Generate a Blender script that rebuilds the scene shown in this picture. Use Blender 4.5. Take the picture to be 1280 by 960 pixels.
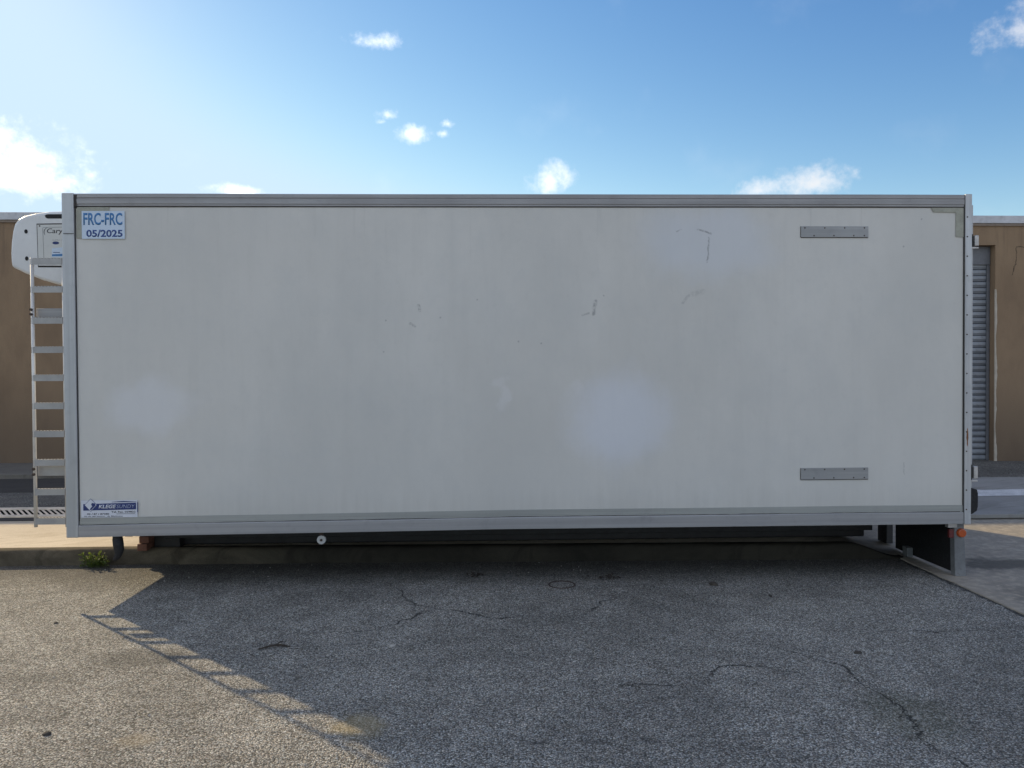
import bpy, bmesh, math, random
from mathutils import Vector, Matrix, noise
random.seed(7)
scene = bpy.context.scene
for o in list(bpy.data.objects): bpy.data.objects.remove(o)
R = math.radians
COL = scene.collection

# ------------------------------------------------------------------ camera
cd = bpy.data.cameras.new('camera'); cam = bpy.data.objects.new('camera', cd); COL.objects.link(cam)
cd.sensor_width = 36; cd.lens = 962.0/1280*36; cd.clip_start = 0.05; cd.clip_end = 3000
yaw, pitch, roll = .0294, -.0156, -.0055
cy, sy, cp, sp = math.cos(yaw), math.sin(yaw), math.cos(pitch), math.sin(pitch)
f = Vector((sy*cp, cy*cp, sp)); r = Vector((cy, -sy, 0)); u = r.cross(f)
c_, s_ = math.cos(roll), math.sin(roll)
rr, uu = c_*r + s_*u, -s_*r + c_*u
m = Matrix((rr, uu, -f)).transposed().to_4x4(); m.translation = Vector((3.1081, -5.7543, 1.6059))
cam.matrix_world = m
scene.camera = cam

# ------------------------------------------------------------------ sun and sky
AZ, EL = 47.8, 29.6                      # the sun stands behind the body, to the left
sd = Vector((math.sin(R(AZ))*math.cos(R(EL)), -math.cos(R(AZ))*math.cos(R(EL)), -math.sin(R(EL))))
sl = bpy.data.lights.new('sun', 'SUN'); sl.energy = 3.3; sl.angle = R(0.6); sl.color = (1.0, .80, .50)
so = bpy.data.objects.new('sun', sl); COL.objects.link(so); so.rotation_euler = sd.to_track_quat('-Z', 'Y').to_euler(); so.location = (-20, 18, 15)
scene.view_settings.view_transform = 'Standard'; scene.view_settings.look = 'None'
scene.view_settings.exposure = 0.6; scene.view_settings.gamma = 1; scene.view_settings.use_curve_mapping = False

# ------------------------------------------------------------------ node helpers
class NT:
    def __init__(s, tree): s.t = tree; s.n = tree.nodes; s.l = tree.links
    def node(s, typ, **kw):
        n = s.n.new(typ)
        for k, v in kw.items(): setattr(n, k, v)
        return n
    def put(s, sock, v):
        if v is None: return
        if isinstance(v, bpy.types.NodeSocket): s.l.new(v, sock)
        else: sock.default_value = v
    def m(s, op, a, b=None, c=None, clamp=False):
        n = s.node('ShaderNodeMath', operation=op, use_clamp=clamp)
        s.put(n.inputs[0], a); s.put(n.inputs[1], b); s.put(n.inputs[2], c)
        return n.outputs[0]
    def v(s, op, a, b=None, scale=None):
        n = s.node('ShaderNodeVectorMath', operation=op)
        s.put(n.inputs[0], a); s.put(n.inputs[1], b)
        if scale is not None: s.put(n.inputs['Scale'], scale)
        return n.outputs['Value'] if op in ('DOT_PRODUCT', 'LENGTH', 'DISTANCE') else n.outputs[0]
    def mix(s, fac, a, b, mode='MIX'):
        n = s.node('ShaderNodeMix', data_type='RGBA', blend_type=mode)
        s.put(n.inputs['Factor'], fac)
        s.put(n.inputs[6], a); s.put(n.inputs[7], b)
        return n.outputs[2]
    def noise(s, vec, scale, detail=4, rough=.55, dist=0):
        n = s.node('ShaderNodeTexNoise'); s.put(n.inputs['Vector'], vec)
        n.inputs['Scale'].default_value = scale; n.inputs['Detail'].default_value = detail
        n.inputs['Roughness'].default_value = rough; n.inputs['Distortion'].default_value = dist
        return n.outputs['Fac'], n.outputs['Color']
    def vor(s, vec, scale, feature='F1', rnd=1):
        n = s.node('ShaderNodeTexVoronoi', feature=feature); s.put(n.inputs['Vector'], vec)
        n.inputs['Scale'].default_value = scale; n.inputs['Randomness'].default_value = rnd
        return n.outputs
    def ramp(s, fac, a, b, lo=0., hi=1.):      # smooth remap a..b -> lo..hi
        n = s.node('ShaderNodeMapRange', interpolation_type='SMOOTHSTEP'); s.put(n.inputs[0], fac)
        s.put(n.inputs[1], a); s.put(n.inputs[2], b); s.put(n.inputs[3], lo); s.put(n.inputs[4], hi)
        return n.outputs[0]
    def obj(s):
        g = s.node('ShaderNodeNewGeometry'); return g.outputs['Position']
    def scalev(s, vec, sc):
        return s.v('MULTIPLY', vec, sc)
    def seg(s, P, a, b):                        # distance to a line segment
        a = Vector(a); b = Vector(b); ba = b-a
        pa = s.v('SUBTRACT', P, tuple(a))
        h = s.m('MULTIPLY', s.v('DOT_PRODUCT', pa, tuple(ba)), 1/max(ba.length_squared, 1e-9), clamp=True)
        n = s.node('ShaderNodeVectorMath', operation='SCALE'); n.inputs[0].default_value = tuple(ba); s.put(n.inputs['Scale'], h)
        return s.v('LENGTH', s.v('SUBTRACT', pa, n.outputs[0]))
    def poly(s, P, pts):
        d = None
        for a, b in zip(pts, pts[1:]):
            q = s.seg(P, a, b); d = q if d is None else s.m('MINIMUM', d, q)
        return d
    def blob(s, P, c, rx, ry, rz=1e3):          # 1 in the middle, 0 at the rim
        q = s.v('MULTIPLY', s.v('SUBTRACT', P, c), (1/rx, 1/ry, 1/rz))
        return s.ramp(s.v('LENGTH', q), 1.0, .45)

def mat(name, rough=.6, metal=0., spec=.5):
    M = bpy.data.materials.new(name); M.use_nodes = True
    t = NT(M.node_tree); b = M.node_tree.nodes['Principled BSDF']
    b.inputs['Roughness'].default_value = rough; b.inputs['Metallic'].default_value = metal
    b.inputs['Specular IOR Level'].default_value = spec
    return M, t, b
def bump(t, b, h, strength=.3, dist=.002):
    n = t.node('ShaderNodeBump'); n.inputs['Strength'].default_value = strength; n.inputs['Distance'].default_value = dist
    t.put(n.inputs['Height'], h); t.l.new(n.outputs[0], b.inputs['Normal'])
def simple(name, col, rough=.6, metal=0., var=.12, scale=8, dirt=(.1,.09,.07), dirtamt=.2, bmp=0):
    M, t, b = mat(name, rough, metal)
    P = t.obj(); n1, _ = t.noise(P, scale, 5); n2, _ = t.noise(P, scale*6, 3)
    k = t.ramp(n1, .3, .75, 1-var, 1+var*.6)
    n = t.node('ShaderNodeVectorMath', operation='SCALE'); n.inputs[0].default_value = col; t.put(n.inputs['Scale'], k)
    c = t.mix(t.m('MULTIPLY', t.ramp(n2, .5, .8), dirtamt), n.outputs[0], (*dirt, 1))
    t.l.new(c, b.inputs['Base Color'])
    t.put(b.inputs['Roughness'], t.ramp(n2, .3, .7, rough*.85, min(1, rough*1.15)))
    if bmp: bump(t, b, n2, .4, bmp)
    return M

# ------------------------------------------------------------------ world: sky with small cumulus
w = bpy.data.worlds.new('World'); scene.world = w; w.use_nodes = True
t = NT(w.node_tree); bg = w.node_tree.nodes['Background']; bg.inputs['Strength'].default_value = .1
sky = t.node('ShaderNodeTexSky', sky_type='NISHITA'); sky.sun_disc = False
sky.sun_elevation = R(EL); sky.sun_rotation = R(-AZ); sky.altitude = 50; sky.air_density = 1.0; sky.dust_density = 0.2; sky.ozone_density = 1.0
D = t.node('ShaderNodeTexCoord').outputs['Generated']
D = t.v('NORMALIZE', D)
nz, nc = t.noise(D, 38, 7, .6); nz2, _ = t.noise(D, 120, 4, .6); nw, _ = t.noise(D, 9, 5, .55)
nn = t.m('ADD', t.m('MULTIPLY', nz, .75), t.m('MULTIPLY', nz2, .25))
clouds = [((-.1304,.9124,.388),30,12,.95),((-.1219,.9422,.3122),15,9,.95),((-.128,.9427,.3045),12,7,.6),((-.094,.9515,.2929),20,12,1.15),
 ((-.0488,.9512,.3047),11,7,.8),((-.054,.9544,.294),10,7,.75),((.0771,.9678,.2396),25,19,1.15),((-.2959,.9304,.2164),36,8,1.05),
 ((.3254,.918,.2161),30,13,1.05),((.3851,.897,.2195),38,19,1.2),((.550,.7700,.345),44,20,.9),((.56,.755,.36),40,18,.8),
 ((-.4965,.842,.2109),56,22,1.2),((-.5239,.8257,.223),60,34,1.3),((-.2089,.9454,.25),8,8,.0),
 ((.75,.3,.35),160,60,.9),((.9,-.2,.3),200,70,.9),((-.2,-.95,.25),260,80,1.0),((.4,-.85,.35),220,70,.9),((-.8,-.5,.3),200,80,1.)]  # unseen clouds around the viewer, extra fill
dens = None; up = None
for c, wx, wy, amp in clouds:
    if amp == 0: continue
    c = Vector(c).normalized(); rt = Vector((c.y, -c.x, 0)).normalized(); upv = rt.cross(c)
    df = t.v('SUBTRACT', D, tuple(c))
    a = t.m('MULTIPLY', t.v('DOT_PRODUCT', df, tuple(rt)), 962/wx)
    e = t.m('MULTIPLY', t.v('DOT_PRODUCT', df, tuple(upv)), 962/wy)
    e = t.m('MAXIMUM', e, t.m('MULTIPLY', e, -1.35))         # flatter base
    q = t.m('SQRT', t.m('ADD', t.m('MULTIPLY', a, a), t.m('MULTIPLY', e, e)))
    back = t.m('ADD', t.v('DOT_PRODUCT', D, tuple(c)), -.5)
    d = t.m('MULTIPLY', t.m('SUBTRACT', amp, q), 1.0)
    d = t.m('MINIMUM', d, t.m('MULTIPLY', back, 50))
    dens = d if dens is None else t.m('MAXIMUM', dens, d)
dn = t.m('ADD', dens, t.m('MULTIPLY', t.m('SUBTRACT', nn, .5), 3.4))
dn = t.m('MINIMUM', dn, t.m('MULTIPLY', t.m('ADD', dens, .55), 1.5))
alpha = t.ramp(dn, -.2, 1.7, 0, .92)
wisp = t.m('MULTIPLY', t.ramp(nw, .55, .8), .06)
# cloud light: brighter towards the sun, slightly grey in the thick part
sund = tuple(-sd)
toward = t.ramp(t.v('DOT_PRODUCT', D, sund), .35, .95, 7.2, 12.0)
thick = t.ramp(t.m('ADD', dn, t.m('MULTIPLY', nz2, .8)), .9, 2.3, 1.0, .84)
cl = t.node('ShaderNodeVectorMath', operation='SCALE'); cl.inputs[0].default_value = (1.0, .985, .985)
t.put(cl.inputs['Scale'], t.m('MULTIPLY', toward, thick))
sc_ = t.node('ShaderNodeSeparateColor'); t.l.new(sky.outputs[0], sc_.inputs[0])
cc_ = t.node('ShaderNodeCombineColor')
for i, (k, p, mx_) in enumerate(((4.0, 1.80, 4.4), (2.33, 1.42, 5.7), (1.48, .93, 7.0))):   # the deep blue of the photograph's clear air
    q = t.m('MULTIPLY', t.m('POWER', t.m('MULTIPLY', sc_.outputs[i], .1), p), k/.1516)
    q = t.m('SMOOTH_MIN', q, mx_, 1.5); t.l.new(q, cc_.inputs[i])
skyc = cc_.outputs[0]
# unseen broken cloud added behind and above the viewer as fill light
bn, _ = t.noise(t.v('MULTIPLY', D, (1, 1, 1.6)), 2.6, 7, .58)
far = t.ramp(t.v('DOT_PRODUCT', D, tuple(f)), .62, .30)
fill_cloud = t.m('MULTIPLY', t.m('MULTIPLY', t.ramp(bn, .44, .60), far), .95)
colr = t.mix(t.m('MAXIMUM', alpha, wisp), t.mix(fill_cloud, skyc, (7.4, 7.75, 8.5, 1)), cl.outputs[0])
t.l.new(colr, bg.inputs['Color'])

# ------------------------------------------------------------------ materials
# asphalt with exposed aggregate, cracks, stains
def asphalt(name, tint=1.0, detail=True):
    M, t, b = mat(name, .85, 0, .35)
    P = t.obj()
    Pw = t.v('ADD', P, t.v('MULTIPLY', t.noise(P, 60, 2)[1], (.006, .006, .006)))
    v1 = t.vor(Pw, 128); v2 = t.vor(Pw, 300)
    g1 = t.node('ShaderNodeSeparateColor'); t.l.new(v1['Color'], g1.inputs[0])
    g2 = t.node('ShaderNodeSeparateColor'); t.l.new(v2['Color'], g2.inputs[0])
    big, _ = t.noise(P, .55, 5, .6); mid, _ = t.noise(P, 4.5, 5, .6); fine, _ = t.noise(P, 30, 4, .65)
    # stones: most grey, some pale, some dark
    stone = t.ramp(g1.outputs[0], .0, 1.0, .18*tint, .52*tint)
    stone = t.m('ADD', stone, t.m('MULTIPLY', t.ramp(g1.outputs[1], .86, .97), .30*tint))
    stone = t.m('MULTIPLY', stone, t.ramp(g2.outputs[0], .0, 1., .72, 1.28))
    edge = t.ramp(v1['Distance'], .35, .75)
    val = t.m('MULTIPLY', stone, t.m('SUBTRACT', 1.0, t.m('MULTIPLY', edge, .72)))
    val = t.m('MULTIPLY', val, t.ramp(big, .3, .7, .80, 1.18)); val = t.m('MULTIPLY', val, t.ramp(mid, .3, .75, .84, 1.14))
    val = t.m('MULTIPLY', val, t.ramp(fine, .3, .7, .85, 1.15))
    pit = t.ramp(t.noise(P, 95, 2, .6)[0], .58, .68); val = t.m('MULTIPLY', val, t.m('SUBTRACT', 1, t.m('MULTIPLY', pit, .55)))
    col = t.node('ShaderNodeCombineColor')
    warm = t.ramp(g1.outputs[2], 0, 1, .93, 1.07)
    t.put(col.inputs[0], t.m('MULTIPLY', val, t.m('MULTIPLY', warm, 1.05))); t.put(col.inputs[1], val); t.put(col.inputs[2], t.m('MULTIPLY', val, t.m('DIVIDE', .89, warm)))
    C = col.outputs[0]
    H = t.m('SUBTRACT', t.m('MULTIPLY', g1.outputs[1], .5), v1['Distance'])
    if detail:
        Pd = t.v('ADD', P, t.v('MULTIPLY', t.v('SUBTRACT', t.noise(P, 5, 5, .7)[1], (.5,.5,.5)), (.22,.22,0)))
        Pd = t.v('MULTIPLY', Pd, (1,1,0))
        wn = t.ramp(t.noise(P, 2.2, 3)[0], .38, .62, .25, 1)
        d1 = t.poly(Pd, [(3.75,-1.86,0),(4.18,-1.88,0),(4.36,-1.62,0),(4.62,-1.66,0),(5.1,-1.95,0)])
        d2 = t.poly(Pd, [(4.75,-1.35,0),(5.0,-1.66,0),(5.05,-2.2,0),(4.98,-2.5,0),(5.1,-3.0,0)])
        d3 = t.poly(Pd, [(2.35,.1,0),(2.6,-.45,0),(3.15,-.75,0),(3.7,-.7,0),(4.1,-.2,0)])
        d4 = t.poly(Pd, [(1.9,-1.0,0),(2.4,-.95,0),(2.7,-.55,0)])
        d5 = t.poly(Pd, [(5.55,-1.12,0),(6.2,-1.13,0),(6.58,-1.05,0)])
        thin = t.m('MINIMUM', t.m('MINIMUM', d1, d3), t.m('MINIMUM', d4, d5))
        k = t.m('MULTIPLY', t.ramp(thin, .011, .002), wn)
        k2 = t.ramp(d2, t.m('MULTIPLY', wn, .013), .002)
        k = t.m('MAXIMUM', t.m('MULTIPLY', k, .9), t.m('MULTIPLY', k2, .85))
        ring = t.m('ABSOLUTE', t.m('SUBTRACT', t.v('LENGTH', t.v('MULTIPLY', t.v('SUBTRACT', P, (3.645,.0,0)), (1,1,0))), .095))
        # dirt seam along the concrete
        ds = t.seg(Pd, (6.57,.6,0), (6.62,-9,0)); ks = t.ramp(ds, .03, .006)
        k = t.m('MAXIMUM', k, t.m('MULTIPLY', ks, .75))
        # soft oil spots and the long dark patch on the left
        Pn = t.v('ADD', P, t.v('MULTIPLY', t.v('SUBTRACT', t.noise(P, 9, 4)[1], (.5,.5,.5)), (.12,.12,0)))
        st = None
        for (x, y, rx, ry, a) in [(1.15,-1.35,.42,.17,.33),(.75,-1.62,.2,.08,.2),(3.3,-2.45,.07,.03,.45),(3.55,-2.45,.1,.03,.35),(3.8,-2.44,.06,.03,.45),(4.0,-2.42,.07,.03,.4),(4.3,-2.4,.05,.03,.4),(4.95,-2.45,.06,.03,.4),(5.3,-2.35,.06,.03,.4),
                  (5.3,-.25,.5,.3,.16),(2.2,-.2,.9,.25,.15),(4.1,-2.1,.35,.2,.18)]:
            q = t.m('MULTIPLY', t.blob(Pn, (x, y, 0), rx, ry), a); st = q if st is None else t.m('MAXIMUM', st, q)
        C = t.mix(t.m('MULTIPLY', st, 1.0), C, (.03,.03,.03,1))
        gr = t.m('MULTIPLY', t.blob(Pn, (5.05,-2.25,0), .28, .35), .35)
        C = t.mix(gr, C, (.085,.09,.05,1))
        yl = t.m('MULTIPLY', t.blob(Pn, (2.50,-2.26,0), .16, .16), .5); C = t.mix(yl, C, (.36,.28,.13,1))
        yl = t.m('MULTIPLY', t.blob(Pn, (1.55,-2.35,0), .12, .08), .3); C = t.mix(yl, C, (.36,.28,.16,1))
        # grit band along the kerb foot, darkened to paint in the body's shade
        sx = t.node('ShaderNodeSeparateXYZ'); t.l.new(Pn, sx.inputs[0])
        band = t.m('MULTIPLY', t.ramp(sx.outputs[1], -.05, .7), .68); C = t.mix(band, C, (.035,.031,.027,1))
        C = t.mix(k, C, (.012,.012,.012,1))
        H = t.m('SUBTRACT', H, t.m('MULTIPLY', k, 2.0))
    t.l.new(C, b.inputs['Base Color'])
    bump(t, b, t.m('ADD', H, t.m('MULTIPLY', fine, .8)), 1.0, .010)
    return M
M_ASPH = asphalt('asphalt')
M_ASPH2 = asphalt('yard_asphalt', .65, False)

def concrete(name, col, dirt, scratch=False, dirtamt=.6, bmp=.003):
    M, t, b = mat(name, .9, 0, .08 if name == 'kerb_concrete' else .25)
    P = t.obj()
    Ps = t.v('MULTIPLY', P, (.55, 1.0, 1))
    n1, _ = t.noise(Ps, 1.6, 6, .62, .6); n2, _ = t.noise(P, 14, 5, .6); n3, _ = t.noise(P, 120, 3, .6)
    rot = t.node('ShaderNodeVectorRotate'); t.l.new(P, rot.inputs['Vector']); rot.inputs['Angle'].default_value = R(-28)
    st, _ = t.noise(t.v('MULTIPLY', rot.outputs[0], (.8, 4.5, 1)), 1.5, 6, .65, 1.2)
    v = t.ramp(n1, .3, .72, 0, 1)
    C = t.mix(t.m('MULTIPLY', v, dirtamt), (*col, 1), (*dirt, 1))
    C = t.mix(t.m('MULTIPLY', t.ramp(st, .48, .68), .65), C, (*dirt, 1))
    C = t.mix(t.m('MULTIPLY', t.ramp(n2, .55, .8), .35), C, (*dirt, 1))
    if name == 'apron_concrete':
        sx = t.node('ShaderNodeSeparateXYZ'); t.l.new(P, sx.inputs[0])
        g = t.m('MULTIPLY', t.ramp(t.m('ADD', sx.outputs[0], n1), 6.2, 7.4), t.ramp(n2, .3, .6, .35, .75))
        C = t.mix(g, C, (.22,.205,.18,1))
        Pn = t.v('ADD', P, t.v('MULTIPLY', t.v('SUBTRACT', t.noise(P, 3.5, 5, .7)[1], (.5,.5,.5)), (.9,.5,0)))
        for cx_, cy_, rx, ry, a_ in ((7.35,.42,.55,.28,.75),(7.0,-.5,.25,.5,.3),(6.4,1.0,.6,.3,.5),(7.9,-.4,.5,.25,.4)):
            C = t.mix(t.m('MULTIPLY', t.blob(Pn, (cx_,cy_,0), rx, ry), a_), C, (.08,.078,.07,1))
    k = t.ramp(n3, .25, .75, .88, 1.1)
    C = t.v('MULTIPLY', C, k)
    if name == 'kerb_concrete':                      # deep shade under the body, painted into the kerb colour
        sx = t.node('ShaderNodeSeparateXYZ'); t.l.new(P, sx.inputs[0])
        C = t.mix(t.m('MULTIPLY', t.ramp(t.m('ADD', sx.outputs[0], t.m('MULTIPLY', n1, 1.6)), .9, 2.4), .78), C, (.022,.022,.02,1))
    t.l.new(C, b.inputs['Base Color'])
    bump(t, b, t.m('ADD', n3, t.m('MULTIPLY', n2, 1.2)), .45, bmp)
    return M
M_CONC = concrete('apron_concrete', (.56,.49,.39), (.38,.32,.24))
M_CONC_R = concrete('pavement_concrete', (.36,.34,.31), (.20,.19,.175))
M_CONC_D = concrete('shade_concrete', (.30,.295,.28), (.19,.18,.165))
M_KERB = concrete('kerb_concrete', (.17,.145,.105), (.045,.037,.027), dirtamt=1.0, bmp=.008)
M_DARKSTRIP = concrete('dark_concrete', (.07,.065,.06), (.04,.036,.032))

def stucco():
    M, t, b = mat('stucco', .9, 0, .2)
    P = t.obj(); n1, _ = t.noise(t.v('MULTIPLY', P, (1,1,.45)), 1.1, 6, .62); n2, _ = t.noise(P, 60, 4, .6)
    n3, _ = t.noise(t.v('MULTIPLY', P, (5,5,.35)), 1.5, 5, .6)
    C = t.mix(t.ramp(n1, .35, .7), (.315,.22,.138,1), (.225,.155,.10,1))
    sx = t.node('ShaderNodeSeparateXYZ'); t.l.new(P, sx.inputs[0])
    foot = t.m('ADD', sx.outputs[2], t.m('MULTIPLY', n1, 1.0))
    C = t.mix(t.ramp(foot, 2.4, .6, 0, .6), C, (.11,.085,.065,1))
    tp = t.m('MULTIPLY', t.ramp(n3, .5, .7), t.ramp(sx.outputs[2], 3.0, 4.0, 0, .6)); C = t.mix(tp, C, (.12,.09,.07,1))
    Pd = t.v('ADD', P, t.v('MULTIPLY', t.v('SUBTRACT', t.noise(P, 9, 4, .7)[1], (.5,.5,.5)), (.09,0,.09)))
    Pd = t.v('MULTIPLY', Pd, (1,0,1))
    d = t.poly(Pd, [(12.2,0,3.55),(11.57,0,3.57),(11.56,0,3.3),(11.5,0,3.12)])
    C = t.mix(t.ramp(d, .012, .003, 0, .75), C, (.05,.04,.03,1))
    t.l.new(C, b.inputs['Base Color']); bump(t, b, n2, .5, .006)
    return M
M_STUC = stucco()
M_COPING = simple('coping_metal', (.50,.50,.52), .45, .3, .1, 3)
M_SHUT = simple('shutter_metal', (.26,.28,.31), .5, .25, .2, 3, dirtamt=.35)
M_SHUTGAP = simple('shutter_gap', (.05,.055,.065), .7)
M_SHUTBOX = simple('shutter_box', (.16,.165,.18), .6, .2)
M_WHITEP = simple('worn_white_paint', (.62,.62,.62), .7, 0, .2, 12, (.2,.19,.18), .6)
M_GRATE = simple('brightened_grate', (.80,.68,.54), .55, .1, .2, 10)  # base colour raised to stand in for sunlight on the drain
M_ROOF = simple('roof_felt', (.2,.2,.2), .9)

def panel_mat():
    M, t, b = mat('body_panel', .42, 0, .4)
    P = t.obj()
    n1, _ = t.noise(t.v('MULTIPLY', P, (1,1,.5)), 1.0, 5, .6); n2, _ = t.noise(t.v('MULTIPLY', P, (7,1,.5)), 1.3, 5, .6)
    n3, _ = t.noise(P, 260, 2, .6); n4, _ = t.noise(P, 16, 5, .65)
    C = t.mix(t.ramp(n1, .3, .7), (.645,.63,.59,1), (.57,.56,.525,1))
    C = t.mix(t.m('MULTIPLY', t.ramp(n2, .45, .75), .22), C, (.52,.51,.475,1))
    C = t.mix(t.m('MULTIPLY', t.ramp(n4, .5, .75), .12), C, (.46,.45,.42,1))
    mo, _ = t.noise(P, 2.6, 6, .68); C = t.mix(t.m('MULTIPLY', t.ramp(mo, .42, .68), .22), C, (.50,.51,.50,1))
    wr, _ = t.noise(P, .5, 3, .5); C = t.mix(t.m('MULTIPLY', t.ramp(wr, .4, .65), .28), C, (.60,.575,.53,1))
    sz = t.node('ShaderNodeSeparateXYZ'); t.l.new(P, sz.inputs[0])
    ru, _ = t.noise(t.v('MULTIPLY', P, (22,1,1.2)), 1, 5, .65)
    C = t.mix(t.m('MULTIPLY', t.ramp(t.m('ADD', sz.outputs[2], t.m('MULTIPLY', ru, .35)), .95, .62, 0, 1), .22), C, (.33,.31,.27,1))
    rt_ = t.m('MULTIPLY', t.ramp(ru, .56, .72), t.ramp(sz.outputs[2], 2.1, 2.85, 0, .16)); C = t.mix(rt_, C, (.33,.32,.29,1))
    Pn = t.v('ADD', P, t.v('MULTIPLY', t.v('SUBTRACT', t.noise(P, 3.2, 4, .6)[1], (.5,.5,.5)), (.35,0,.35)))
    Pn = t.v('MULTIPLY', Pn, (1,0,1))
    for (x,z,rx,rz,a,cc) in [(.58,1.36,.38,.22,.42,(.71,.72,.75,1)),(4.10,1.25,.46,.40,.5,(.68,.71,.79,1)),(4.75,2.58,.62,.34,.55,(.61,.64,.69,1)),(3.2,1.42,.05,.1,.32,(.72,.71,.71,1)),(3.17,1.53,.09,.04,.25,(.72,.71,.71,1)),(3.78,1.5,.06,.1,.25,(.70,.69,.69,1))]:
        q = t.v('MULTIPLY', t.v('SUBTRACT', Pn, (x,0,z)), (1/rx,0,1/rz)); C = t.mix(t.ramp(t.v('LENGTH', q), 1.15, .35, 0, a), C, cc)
    Pd = t.v('ADD', P, t.v('MULTIPLY', t.v('SUBTRACT', t.noise(P, 12, 4, .7)[1], (.5,.5,.5)), (.03,0,.03)))
    Pd = t.v('MULTIPLY', Pd, (1,0,1)); rag = t.ramp(t.noise(P, 45, 3, .7)[0], .35, .6, .15, 1)
    def mark(pts, wd, a, C, cc=(.16,.16,.165,1)):
        d = t.poly(Pd, [(x,0,z) for x,z in pts]); return t.mix(t.m('MULTIPLY', t.ramp(d, wd, wd*.25), t.m('MULTIPLY', rag, a*.72)), C, cc)
    def px(x, y): return ((x-640)/962*5.755+3.28, 1.6059-(y-465)/962*5.76)
    C = mark([px(874,287),px(891,293)], .010, .9, C)
    C = mark([px(888,298),px(887,320),px(886,329)], .008, .9, C)
    C = mark([px(847,290),px(853,287)], .008, .6, C)
    C = mark([px(745,377),px(742,393)], .018, .8, C); C = mark([px(728,394),px(736,392)], .012, .55, C)
    C = mark([px(524,381),px(525,388)], .015, .75, C); C = mark([px(513,404),px(519,408)], .014, .6, C)
    C = mark([px(855,380),px(862,370)], .015, .4, C); C = mark([px(868,368),px(880,365)], .03, .3, C)
    C = mark([px(1138,583),px(1138,598)], .005, .8, C)
    d = None
    for p in [(551,396),(597,374),(648,427),(676,429),(480,439),(483,400),(1160,274),(1137,309),(755,370)]:
        x, z = px(*p); q = t.v('LENGTH', t.v('SUBTRACT', Pd, (x,0,z))); d = q if d is None else t.m('MINIMUM', d, q)
    C = t.mix(t.ramp(d, .010, .002, 0, .5), C, (.2,.2,.2,1))
    t.l.new(C, b.inputs['Base Color'])
    t.put(b.inputs['Roughness'], t.ramp(n4, .3, .7, .36, .52))
    bump(t, b, t.m('ADD', t.m('MULTIPLY', n3, .3), t.m('MULTIPLY', n1, 14)), .22, .005)
    return M
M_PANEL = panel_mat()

def alu(name, col, rough=.4, metal=.55, streak=(.5,30,30)):
    M, t, b = mat(name, rough, metal)
    P = t.obj(); n1, _ = t.noise(t.v('MULTIPLY', P, streak), 1, 4, .6); n2, _ = t.noise(P, 9, 5, .65); n3, _ = t.noise(P, 2, 4)
    C = t.mix(t.ramp(n1, .3, .7), (*col, 1), (*[c*.82 for c in col], 1))
    C = t.mix(t.ramp(n2, .5, .8, 0, .4), C, (*[c*.6 for c in col], 1))
    t.l.new(C, b.inputs['Base Color']); t.put(b.inputs['Roughness'], t.ramp(n3, .3, .7, rough, rough+.2))
    return M
M_ALU = alu('aluminium_rail', (.37,.365,.365), .5, .4); M_ALUV = alu('aluminium_post', (.50,.51,.52), .4, .5, (30,30,.5))
M_STRIP = alu('dull_strip', (.38,.385,.36), .6, .2); M_PLATE = alu('patch_plate', (.36,.365,.365), .45, .5)
M_LADDER = alu('ladder_aluminium', (.42,.41,.40), .42, .45, (4,4,4)); M_LRAIL = alu('ladder_rail', (.74,.71,.66), .35, .3, (4,4,.6))
M_TAPE = simple('weathered_tape', (.36,.36,.30), .7, 0, .15, 14)
M_SEAL = simple('dark_sealant', (.035,.032,.03), .8, 0, .3, 20, (.10,.05,.03), .5)
M_BLACK = simple('black_rubber', (.012,.012,.013), .8, 0, .2, 10, (.06,.055,.05), .4)
M_PIT = mat('dark_channel', 1.0, 0, 0)[0]; M_PIT.node_tree.nodes['Principled BSDF'].inputs['Base Color'].default_value = (.012,.011,.010,1)
M_BLACKM = simple('black_steel', (.02,.02,.021), .6, .0, .3, 8, (.06,.04,.03), .4)
M_RUST = simple('rust', (.22,.09,.035), .85, 0, .3, 30)
M_UNIT = simple('white_moulding', (.68,.69,.69), .38, 0, .06, 4, (.45,.43,.40), .12)
M_UNITLID = simple('white_cover', (.60,.61,.59), .42, 0, .06, 6, (.4,.38,.35), .15)
M_GREYPOST = simple('grey_painted_steel', (.20,.205,.21), .6, .1, .2, 9, (.1,.08,.06), .4, )
M_ZINC = simple('zinc_plate', (.50,.48,.46), .45, .5, .15, 15)
M_STICK = simple('pale_blue_sticker', (.56,.66,.78), .4, 0, .04, 10, dirtamt=.05)
M_STICKW = simple('white_sticker', (.62,.64,.70), .4, 0, .04, 10, dirtamt=.05)
M_BLUET = simple('blue_print', (.05,.19,.42), .45, 0, .08, 20, dirtamt=.05)
M_NAVY = simple('navy_print', (.018,.035,.15), .45, 0, .1, 20, dirtamt=.1)
M_NAVYT = simple('dark_blue_print', (.03,.07,.24), .45, 0, .1, 20, dirtamt=.05)
M_BLKT = simple('black_print', (.02,.02,.025), .5, 0, .1, 20, dirtamt=.05)
M_FADE = simple('faded_white_print', (.42,.46,.60), .5, 0, .2, 60, (.05,.08,.22), .7)
M_BRICK = simple('red_brick', (.17,.075,.048), .9, 0, .25, 20, (.12,.08,.06), .5, .004)
M_WOOD = simple('rough_timber', (.20,.11,.06), .85, 0, .3, 12, (.07,.05,.04), .6, .003)
M_SOIL = simple('dark_soil', (.06,.05,.04), .95, 0, .3, 30, bmp=.004)
M_BARK = simple('dark_bark', (.05,.038,.028), .9, 0, .3, 40)
M_PEB = simple('pale_pebble', (.42,.40,.36), .8, 0, .2, 60)
M_IRON = simple('rusty_iron', (.07,.05,.04), .8, .1, .3, 40)
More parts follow.
